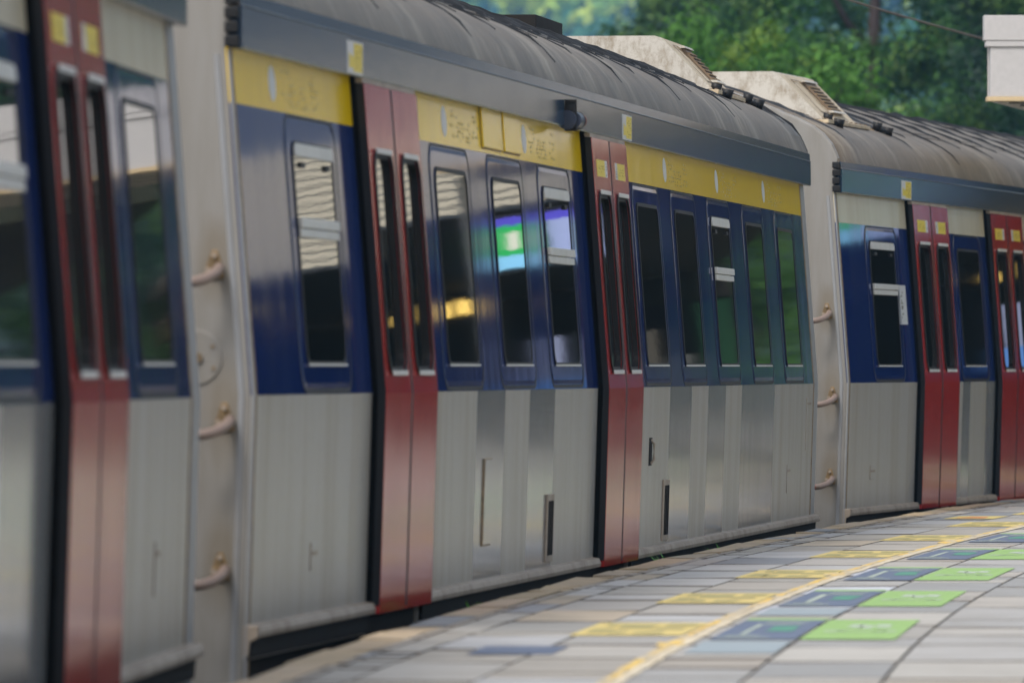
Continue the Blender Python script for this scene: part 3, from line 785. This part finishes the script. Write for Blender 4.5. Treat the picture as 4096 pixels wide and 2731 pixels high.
for i in range(0, 12):
    y = 29.6 + 4.12 * i
    if y < YA + 1 or y > YB - 4: continue
    m = MB(); sheet(m, .69, 1.083, y + .45, y + 1.95, .0032); wm = m.build('yellow_warning_marking', M['mark_yellow'], plat)
    m = MB()
    for a, b, c, d in ((.73, .80, .70, 1.2), (.80, .86, .62, .95), (.80, .92, 1.2, 1.75), (.90, 1.0, .60, .9), (.93, 1.04, 1.1, 1.35), (.96, 1.06, 1.5, 1.8), (.74, .78, 1.45, 1.8)): sheet(m, a, b, y + c, y + d, .0042, None, 2, .012)
    m.build('marking_lettering', M['mark_ink'], wm)
    m = MB(); sheet(m, 1.205, 1.500, y, y + 2.25, .0036); dk = m.build('slate_queue_marking', M['mark_dark'], plat)
    m = MB(); sheet(m, 1.205, 1.500, y + 2.25, y + 2.48, .0036); m.build('green_border', M['mark_green'], dk)
    m = MB()
    for a, b, c, d in ((1.22, 1.40, .18, .24), (1.24, 1.36, .34, .40), (1.30, 1.44, 1.72, 1.80), (1.30, 1.45, 1.98, 2.04), (1.28, 1.30, .5, 1.7)): sheet(m, a, b, y + c, y + d, .0046, None, 2, .004)
    m.build('white_lettering', M['mark_white'], dk)
    m = MB(); sheet(m, 1.36, 1.46, y + .9, y + 1.5, .0046, None, 3, .02); m.build('pictogram', M['mark_pic'], dk)
    m = MB(); sheet(m, 1.515, 1.845, y, y + 2.3, .0036); gr = m.build('green_queue_marking', M['mark_green'], plat)
    m = MB()
    sheet(m, 1.56, 1.63, y + .85, y + .98, .0046, None, 2, .01); sheet(m, 1.74, 1.81, y + .85, y + .98, .0046, None, 2, .01); sheet(m, 1.60, 1.78, y + .88, y + .93, .0046, None, 3, .004)
    for (o, yy) in ((1.62, 1.35), (1.72, 1.35), (1.665, 1.25)): sheet(m, o, o + .05, y + yy, y + yy + .32, .0046, None, 2, .008)
    m.build('white_arrow', M['mark_white'], gr)
m = MB(); sheet(m, 1.20, 1.50, 28.2, 29.45, .0032); m.build('repair_patch', M['patch'], plat)
m = MB(); sheet(m, 1.20, 1.50, 32.5, 33.45, .0032); m.build('repair_patch', M['patch'], plat)
m = MB(); sheet(m, .50, .78, 28.1, 28.9, .0032); m.build('slate_patch', M['mark_dark'], plat)
m = MB(); sheet(m, .42, .73, 53.2, 54.2, .0032); y_ = m.build('yellow_notice', M['mark_yellow'], plat)
m = MB(); sheet(m, .50, .66, 53.4, 53.9, .0042, None, 3, .03); m.build('notice_print', M['mark_red'], y_)

# ------------------------------------------------------------------ ground and track
m = MB(); g = 2600
m.add([(-g, -300, -1.62), (g, -300, -1.62), (g, g, -1.62), (-g, g, -1.62)], [(0, 1, 2, 3)])
o = m.build('ground', M['soil']); o['kind'] = 'structure'
m = MB()
for i in range(60):
    a, b = -10 + i * 2.5, -7.5 + i * 2.5
    for (o0, z0), (o1, z1) in (((-4.2, -1.6), (-3.2, -1.25)), ((-3.2, -1.25), (-.05, -1.25))):
        m.add([(EX(a) + o0, a, z0), (EX(a) + o1, a, z1), (EX(b) + o1, b, z1), (EX(b) + o0, b, z0)], [(0, 1, 2, 3)])
o = m.build('track_bed', M['ballast']); o['kind'] = 'structure'
m = MB()
for oo in (-2.45, -1.0):
    for i in range(60):
        a, b = -10 + i * 2.5, -7.5 + i * 2.5
        m.hexa([(EX(a) + oo + dx, a, z) for dx, z in ((-.035, -1.12), (.035, -1.12), (.03, -1.16), (.07, -1.24), (-.07, -1.24), (-.03, -1.16))], [(EX(b) + oo + dx, b, z) for dx, z in ((-.035, -1.12), (.035, -1.12), (.03, -1.16), (.07, -1.24), (-.07, -1.24), (-.03, -1.16))])
o = m.build('railway_track', M['rail']); o['kind'] = 'structure'

# ------------------------------------------------------------------ overhead wire
m = MB(); m.tube([(EX(y) - 1.14, y, 3.64) for y in range(0, 116, 2)], .008, 8)
tag(m.build('overhead_wire', M['wire'], smooth=True), 'thin brown overhead wire passing in front of the dark trees', 'wire')

# ------------------------------------------------------------------ canopy over the platform, starting at the right edge of the view
cy = 60.0; cx0 = EX(cy) - .06
can = empty('platform_canopy', (EX(cy) + 1.3, cy, PZ), 0, 'off-white boxed canopy end with a stained lip, cut off by the right edge', 'canopy')
def lb(mb, x0, x1, y0, y1, z0, z1, m=None): ox, oy, oz = can.location; mb.box(x0 - ox, x1 - ox, y0 - oy, y1 - oy, z0 - oz, z1 - oz, m)
m = MB(); lb(m, cx0, cx0 + 2.6, cy, cy + .16, 3.315, 3.49); m.build('top_fascia', M['canopy_white'], can, .004)
m = MB(); lb(m, cx0 + .012, cx0 + 2.6, cy + .006, cy + .15, 3.272, 3.3145); m.build('fascia_ledge', M['canopy_white'], can, .004)
m = MB(); lb(m, cx0 + .045, cx0 + 2.6, cy + .02, cy + .15, 2.925, 3.2715); m.build('lower_fascia', M['canopy_white'], can, .004)
m = MB(); lb(m, cx0 + .02, cx0 + 2.6, cy + .002, cy + .16, 2.893, 2.9245); m.build('bottom_lip', M['canopy_lip'], can, .003)
ox, oy, oz = can.location
m = MB(); d = MB()
yy = cy + .2
while yy < 62.4:
    y1 = yy + .62
    for z in (2.98,):
        q = [(EX(yy) - .02 - ox, yy - oy, z - oz), (EX(yy) + 2.5 - ox, yy - oy, z - oz), (EX(y1) + 2.5 - ox, y1 - oy, z - oz), (EX(y1) - .02 - ox, y1 - oy, z - oz)]
        m.hexa(q, [(a, b, c + .01) for a, b, c in q])
    q = [(EX(y1) + .02 - ox, y1 - oy, 2.90 - oz), (EX(y1) + 2.45 - ox, y1 - oy, 2.90 - oz), (EX(y1) + 2.45 - ox, y1 + .06 - oy, 2.90 - oz), (EX(y1) + .02 - ox, y1 + .06 - oy, 2.90 - oz)]
    d.hexa(q, [(a, b, c + .078) for a, b, c in q])
    yy = y1 + .06
m.build('canopy_sheet', M['soffit'], can); d.build('canopy_purlin', M['col'], can)
m = MB()
for i in range(3):
    a, b = cy + .2 + i * .9, cy + 1.1 + i * .9
    q = [(EX(a) - .06 - ox, a - oy, 2.9 - oz), (EX(a) - .021 - ox, a - oy, 2.9 - oz), (EX(b) - .021 - ox, b - oy, 2.9 - oz), (EX(b) - .06 - ox, b - oy, 2.9 - oz)]
    m.hexa(q, [(x, y, z + .5) for x, y, z in q])
m.build('side_fascia', M['canopy_white'], can)
for yy in (61.5,):
    m = MB(); x = EX(yy) + 2.45 - ox; m.tube([(x, yy - oy, 0), (x, yy - oy, 2.8)], .07, 16); m.build('column', M['col'], can, smooth=True)

# station building behind the canopy, with dark concourse and lit boards
bl = empty('station_building', (EX(80) + 5, 80, PZ), 0, 'dark covered station concourse standing beyond the canopy', 'building')
ox, oy, oz = bl.location
YF = 69.5
m = MB(); d = MB()
for (x0, x1, z0) in ((7.05, 9.0, 2.92), (9.0, 17.5, 2.66)):
    m.box(x0 - ox, x1 - ox, YF - oy, YF + .25 - oy, z0 - oz, 6.2 - oz)
    z = z0 + .03
    while z < 6.15:
        k_ = MB
        if z > 3.62: break
        d.box(x0 + .004 - ox, x1 - .004 - ox, YF - .030 - oy, YF - .001 - oy, z - oz, z + .048 - oz)
        z += .066
m.build('added_upper_wall', M['slate_backdrop'], bl); d.build('louvre_screen', M['louvre'], bl)  # slate wall above the louvres is added, so the door covers mirror dark grey-blue
m = MB()
for i in range(15):
    a, b = 69.8 + i * 2.2, 72.0 + i * 2.2
    q = [(EX(a) + .1 - ox, a - oy, 3.02 - oz), (EX(a) + 12.2 - ox, a - oy, 3.02 - oz), (EX(b) + 12.2 - ox, b - oy, 3.02 - oz), (EX(b) + .1 - ox, b - oy, 3.02 - oz)]
    m.hexa(q, [(x, y, z + .35) for x, y, z in q])
m.build('roof_slab', M['dark_wall'], bl)
m = MB()
for i in range(15):
    a, b = 69.8 + i * 2.2, 72.0 + i * 2.2
    q = [(EX(a) + 11.9 - ox, a - oy, -oz + PZ), (EX(a) + 12.2 - ox, a - oy, -oz + PZ), (EX(b) + 12.2 - ox, b - oy, -oz + PZ), (EX(b) + 11.9 - ox, b - oy, -oz + PZ)]
    m.hexa(q, [(x, y, z + 2.9) for x, y, z in q])
q0 = 100.
m.box(EX(q0) + .3 - ox, EX(q0) + 12.2 - ox, q0 - oy, q0 + .3 - oy, PZ - oz, 3.0 - oz)
m.build('wall', M['dark_wall'], bl)
def lamp_board(name, x0, x1, y, z0, z1, bands, label, cat):
    e = empty(name, ((x0 + x1) / 2, y, z0), 0, label, cat)
    m = MB(); m.box(-(x1 - x0) / 2 - .03, (x1 - x0) / 2 + .03, .01, .12, -.03, z1 - z0 + .03); m.build('casing', M['rubber'], e)
    for i, (a, b, c, d, col, st) in enumerate(bands):
        mm = flat('%s panel %d' % (name.replace('_', ' '), i), col, .4, st); m = MB(); m.box(a - (x1 - x0) / 2, b - (x1 - x0) / 2, -.002 * (i % 3) - .004, .0095, c, d); m.build('lit_panel', mm, e)
    return e
lamp_board('lit_shop_sign', 7.00, 7.86, 69.3, 2.42, 2.84, [(0, .86, .35, .42, (.06, .05, .42), .45), (.42, .86, .11, .35, (.01, .36, .08), .38), (.0, .36, .0, .35, (.30, .36, .62), .25), (.42, .86, .0, .11, (.20, .50, .75), .4),
    (.48, .56, .16, .30, (.8, .7, .68), .35), (.62, .70, .16, .30, (.8, .7, .68), .35), (.76, .83, .16, .30, (.8, .7, .68), .35)], 'lit blue and green sign board hanging under the louvred wall', 'sign')
lamp_board('advert_board', 9.85, 10.3, 80.0, 1.45, 2.05, [(0, .45, .0, .2, (.15, .35, .85), .5), (.1, .35, .2, .6, (.45, .5, .75), .4)], 'small lit blue and white advert board in the middle of the concourse', 'advert board')
lamp_board('clock_board', 14.1, 15.3, 93.5, 2.70, 2.92, [(.05, .18, .03, .19, (.9, .6, .15), 1.6), (.28, .36, .03, .19, (.9, .6, .15), 1.6), (.46, .62, .03, .19, (.9, .6, .15), 1.6), (.9, 1.0, .03, .12, (.9, .6, .15), 1.6)], 'dark board with amber lit strokes deep in the concourse', 'display board')
lamp_board('reflection_filler', 9.6, 11.2, 86.0, 1.2, 2.3, [(0, .35, .3, 1.1, (.04, .14, .07), .10), (.45, .7, .0, .6, (.20, .20, .19), .2), (.8, .95, .1, .9, (.20, .18, .15), .25), (1.1, 1.6, .2, .7, (.06, .12, .08), .15)], 'dim green and grey panels, added unseen for the window reflections', 'filler panel')  # invented glowing panels, out of view, that only fill the window reflections
for i, (x, y, z, w) in enumerate(((12.2, 76.5, 2.62, .9), (17.5, 84., 2.7, 1.4), (19.5, 88., 2.7, 1.4))):
    e = lamp_board('strip_lamp', x, x + w, y, z, z + .10, [(0, w * .25, 0.01, .08, (.95, .75, .25), .8), (w * .4, w * .6, 0.01, .08, (.95, .75, .25), .8), (w * .8, w, 0.01, .08, (.95, .75, .25), .8)], ('nearest', 'middle', 'farthest')[i] + ' of the three yellowish strip lamps in the concourse', 'lamp')
    e['group'] = 'strip lamps of the concourse'

# ------------------------------------------------------------------ weeds in the gap
def weed(Y, s, label):
    r = random.Random(int(Y * 10)); x = EX(Y) - .045
    e = empty('weed', (x, Y, PZ - .12), 0, label, 'weed', 'weeds rooted in the platform gap')
    m = MB()
    for i in range(70):
        a = r.uniform(0, 6.28); t = r.uniform(.25, 1.15); L = s * r.uniform(.5, 1.); w = .007
        d = Vector((math.cos(a) * math.sin(t), math.sin(a) * math.sin(t), math.cos(t))); sd = d.cross(Vector((0, 0, 1))).normalized() * w
        p = Vector((r.uniform(-.02, .02), r.uniform(-.12, .12), 0)); q = p + d * L * .6; e_ = p + d * L - Vector((0, 0, L * .15))
        m.add([p, q - sd, e_, q + sd], [(0, 1, 2, 3)])
        for k in range(4):
            c = p + (q - p) * (.4 + .18 * k); aa = r.uniform(0, 6.28); dd = Vector((math.cos(aa), math.sin(aa), .5)) * .035; s2 = Vector((-dd.y, dd.x, 0)) * .3
            m.add([c, c + dd * .6 - s2, c + dd, c + dd * .6 + s2], [(0, 1, 2, 3)])
    m.build('leaves', M['weed'], e)
    m = MB(); m.tube([(0, 0, -.12), (0, 0, .02)], .008, 6); m.build('stem', M['weed'], e)
weed(42.9, .2, 'dim green weed in the gap below the far doors of the middle carriage')
weed(45.5, .17, 'bright green weed poking over the platform edge, the rightmost one')
weed(34.6, .17, 'tiny weed in the gap nearest to the viewer')

# ------------------------------------------------------------------ trees
def crown_mesh(mb, rnd, cx, cy_, cz, rx, ry, rz, clumps, per, leaf, tones, cr=.5):
    for c in range(clumps):
        while True:
            p = Vector((rnd.uniform(-1, 1), rnd.uniform(-1, 1), rnd.uniform(-1, 1)))
            if .45 < p.length < 1: break
        k = 1 + .35 * noise.noise(p * 2.3 + Vector((cx, cy_, 0)))
        p = Vector((cx + p.x * rx * k, cy_ + p.y * ry * k, cz + p.z * rz * k))
        tone = rnd.choice(tones); r = cr * rnd.uniform(.6, 1.25)
        for i in range(per):
            d = Vector((rnd.gauss(0, 1), rnd.gauss(0, 1), rnd.gauss(0, .8))).normalized() * r * rnd.random() ** .4
            q = p + d; n = (d.normalized() + Vector((rnd.uniform(-.6, .6), rnd.uniform(-.6, .6), rnd.uniform(0, 1.)))).normalized()
            a = n.cross(Vector((rnd.uniform(-1, 1), rnd.uniform(-1, 1), .3))).normalized(); b = n.cross(a)
            s = leaf * rnd.uniform(.6, 1.3); kk = rnd.uniform(.75, 1.25)
            mb.col = tuple(x * kk for x in tone)
            mb.add([q - a * s, q + b * s * .5, q + a * s, q - b * s * .5], [(0, 1, 2, 3)])
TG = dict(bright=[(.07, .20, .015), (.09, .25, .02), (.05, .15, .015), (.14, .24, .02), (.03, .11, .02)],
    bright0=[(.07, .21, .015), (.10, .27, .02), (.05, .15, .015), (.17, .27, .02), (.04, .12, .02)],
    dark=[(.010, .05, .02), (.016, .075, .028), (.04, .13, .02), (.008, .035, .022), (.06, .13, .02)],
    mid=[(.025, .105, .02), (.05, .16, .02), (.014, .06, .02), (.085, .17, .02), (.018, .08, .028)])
def tree(x, y, h, rx, rz, cz, kind, label, seed, leafs=(230, 95), nl=.055, trunk_c=None):
    rnd = random.Random(seed); e = empty('broadleaf_tree', (x, y, -1.62), 0, label, 'tree', 'trees behind the train')
    m = MB(); top = cz - rz * .2
    m.tube([(0, 0, -.1), (.08, 0, h * .25), (-.05, .1, h * .5), (.1, 0, h * .8)], .22, 10, r2=.07)
    for i in range(7):
        a = i * .9 + rnd.random(); z = cz - rz * .9 + i * rz * .2; L = rx * rnd.uniform(.5, .85)
        m.tube([(0, 0, z), (math.cos(a) * L * .3, math.sin(a) * L * .3, z + .5), (math.cos(a) * L * .55, math.sin(a) * L * .55, z + 1.1)], .08, 7, r2=.025)
    m.build('trunk', M['bark'], e, smooth=True)
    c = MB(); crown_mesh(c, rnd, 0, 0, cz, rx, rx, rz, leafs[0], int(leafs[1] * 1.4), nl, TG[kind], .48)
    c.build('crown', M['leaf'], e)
    return e
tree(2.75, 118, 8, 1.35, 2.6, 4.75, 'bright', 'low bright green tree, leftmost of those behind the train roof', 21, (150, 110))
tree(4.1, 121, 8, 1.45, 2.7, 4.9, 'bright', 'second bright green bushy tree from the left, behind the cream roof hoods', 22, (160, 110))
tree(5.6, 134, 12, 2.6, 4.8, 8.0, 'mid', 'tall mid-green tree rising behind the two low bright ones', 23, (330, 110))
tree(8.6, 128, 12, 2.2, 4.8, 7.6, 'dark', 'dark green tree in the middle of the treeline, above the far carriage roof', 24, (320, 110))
tree(12.0, 131, 12, 2.5, 4.8, 8.0, 'mid', 'olive green tree left of the white canopy end', 25, (330, 110))
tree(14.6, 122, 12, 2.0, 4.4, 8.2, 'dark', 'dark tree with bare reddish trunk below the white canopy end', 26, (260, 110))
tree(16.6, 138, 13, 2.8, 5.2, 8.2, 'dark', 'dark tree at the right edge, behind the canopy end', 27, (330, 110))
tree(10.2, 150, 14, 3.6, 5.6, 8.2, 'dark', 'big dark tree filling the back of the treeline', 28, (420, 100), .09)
tree(4.2, 158, 13, 2.9, 4.6, 6.6, 'dark', 'dark green tree glimpsed deep behind the bright ones', 29, (300, 100), .09)
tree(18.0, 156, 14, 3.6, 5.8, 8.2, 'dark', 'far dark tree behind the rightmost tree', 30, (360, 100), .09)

src = [o for o in bpy.data.objects if o.name.startswith('broadleaf_tree')][5]
for i, (x, y, s_, rz_, lab) in enumerate(((22.5, 118, 1., .6, 'first tree past the end of the platform roof, beyond the right edge'), (27.5, 124, .92, 1.9, 'second tree past the end of the platform roof'), (33, 117, 1.08, 3.1, 'third tree past the end of the platform roof'), (39, 125, .97, 4.2, 'fourth tree past the end of the platform roof'), (46, 119, 1.1, 5.3, 'farthest tree past the end of the platform roof'), (20.5, 131, 1., 2.4, 'tree standing just right of the rightmost one in the view'), (26.5, 141, 1.05, 3.9, 'tree set back behind the first one past the platform roof'))):
    r_ = src.copy(); COL.objects.link(r_); r_.location = (x, y, -1.62); r_.scale = (s_ * 1.25, s_ * 1.25, s_); r_.rotation_euler = (0, 0, rz_); r_['label'] = lab
    for ch in list(src.children):
        c_ = ch.copy(); COL.objects.link(c_); c_.parent = r_

src = [o for o in bpy.data.objects if o.name.startswith('broadleaf_tree')][0]
for i, (x, y, s_, rz_, lab) in enumerate(((17.3, 121, 1., .9, 'low bush-like tree right of the platform end, first of the low row'), (19.6, 126, 1.1, 2.7, 'low bush-like tree right of the platform end, second of the low row'), (22.0, 121.5, 1.05, 4.4, 'low bush-like tree right of the platform end, third of the low row'))):
    r_ = src.copy(); COL.objects.link(r_); r_.location = (x, y, -1.62); r_.scale = (s_, s_, s_); r_.rotation_euler = (0, 0, rz_); r_['label'] = lab
    for ch in list(src.children):
        c_ = ch.copy(); COL.objects.link(c_); c_.parent = r_

# ------------------------------------------------------------------ wooded hill
def hz(x, y):
    t = max(0, (y - 900) / 1100.); t = min(t, 1.); t = t * t * (3 - 2 * t)
    return -1.7 + t * (212 + 18 * noise.noise(Vector((x * .006, y * .006, 3)))) + 5 * t * noise.noise(Vector((x * .012, y * .03, 1)))
m = MB(); nx, ny = 60, 40; vs = []; fs = []
for j in range(ny + 1):
    for i in range(nx + 1):
        x, y = -900 + 1900 * i / nx, 880 + 1250 * j / ny; vs.append((x, y, hz(x, y)))
for j in range(ny):
    for i in range(nx): q = j * (nx + 1) + i; fs.append((q, q + 1, q + nx + 2, q + nx + 1))
m.add(vs, fs); o = m.build('hill', M['soil'], smooth=True); o['kind'] = 'structure'
m = MB(); rnd = random.Random(77)
HT = [(.02, .11, .09), (.04, .17, .10), (.05, .20, .10), (.40, .55, .06), (.02, .10, .10), (.24, .42, .07), (.02, .08, .09), (.50, .60, .07)]
for c in range(950):
    y = rnd.uniform(1150, 1420); x = rnd.uniform(-62, 95) * (y / 1250.)
    z = hz(x, y); r = rnd.uniform(2.6, 6.0)
    crown_mesh(m, rnd, x, y, z + r * .8, r, r, r * .8, 9, 10, r * .28, [rnd.choice(HT)], r * .4)
m.build('hillside_wood', M['far_leaf'])['kind'] = 'stuff'

# ------------------------------------------------------------------ haze
HAZE = 0.00033
if HAZE:
    m = MB(); m.box(-950, 1050, -12, 2200, -2.7, 260)
    o = m.build('haze'); o['kind'] = 'stuff'
    mt = bpy.data.materials.new('pale blue air'); mt.use_nodes = True; nt = mt.node_tree; nt.nodes.clear()
    ou = nt.nodes.new('ShaderNodeOutputMaterial'); v = nt.nodes.new('ShaderNodeVolumePrincipled')
    v.inputs['Color'].default_value = (.30, .62, 1., 1); v.inputs['Density'].default_value = HAZE; v.inputs['Anisotropy'].default_value = .2
    nt.links.new(v.outputs[0], ou.inputs['Volume']); o.data.materials.append(mt)

# ------------------------------------------------------------------ light
w = bpy.data.worlds.new('World'); sc.world = w; w.use_nodes = True
nt = w.node_tree; bg = nt.nodes['Background']; sky = nt.nodes.new('ShaderNodeTexSky')
sky.sky_type = 'NISHITA'; sky.sun_disc = False
EL, AZ = math.radians(52), math.radians(215)       # azimuth measured clockwise from +Y
sky.sun_elevation = EL; sky.sun_rotation = AZ; sky.dust_density = 4.0; sky.air_density = 1.4; sky.ozone_density = .6
hs = nt.nodes.new('ShaderNodeHueSaturation'); hs.inputs['Saturation'].default_value = .38   # even overcast light
nt.links.new(sky.outputs[0], hs.inputs['Color']); nt.links.new(hs.outputs[0], bg.inputs['Color']); bg.inputs['Strength'].default_value = .12
sl = bpy.data.lights.new('sun', 'SUN'); sl.energy = 1.3; sl.angle = math.radians(14); sl.color = (1, .96, .9)
so = bpy.data.objects.new('sun', sl); COL.objects.link(so)
d = Vector((math.sin(AZ) * math.cos(EL), math.cos(AZ) * math.cos(EL), math.sin(EL)))
so.rotation_euler = (-d).to_track_quat('-Z', 'Y').to_euler(); so.location = d * 60

# ------------------------------------------------------------------ camera
cam = bpy.data.cameras.new('camera'); co = bpy.data.objects.new('camera', cam); COL.objects.link(co)
co.location = (0, 0, 1.04); co.rotation_euler = (math.pi / 2 + 60 / 19800., 0, 0)
cam.sensor_width = 36; cam.lens = 36 * 19800 / 2352.; cam.clip_start = .5; cam.clip_end = 5000
cam.dof.use_dof = True; cam.dof.focus_distance = 47.; cam.dof.aperture_fstop = 6.0
sc.camera = co
sc.render.engine = 'CYCLES'
sc.view_settings.view_transform = 'Standard'; sc.view_settings.look = 'None'; sc.view_settings.exposure = .76; sc.view_settings.gamma = 1
sc.cycles.max_bounces = 8; sc.cycles.glossy_bounces = 5; sc.cycles.volume_bounces = 0; sc.cycles.diffuse_bounces = 3
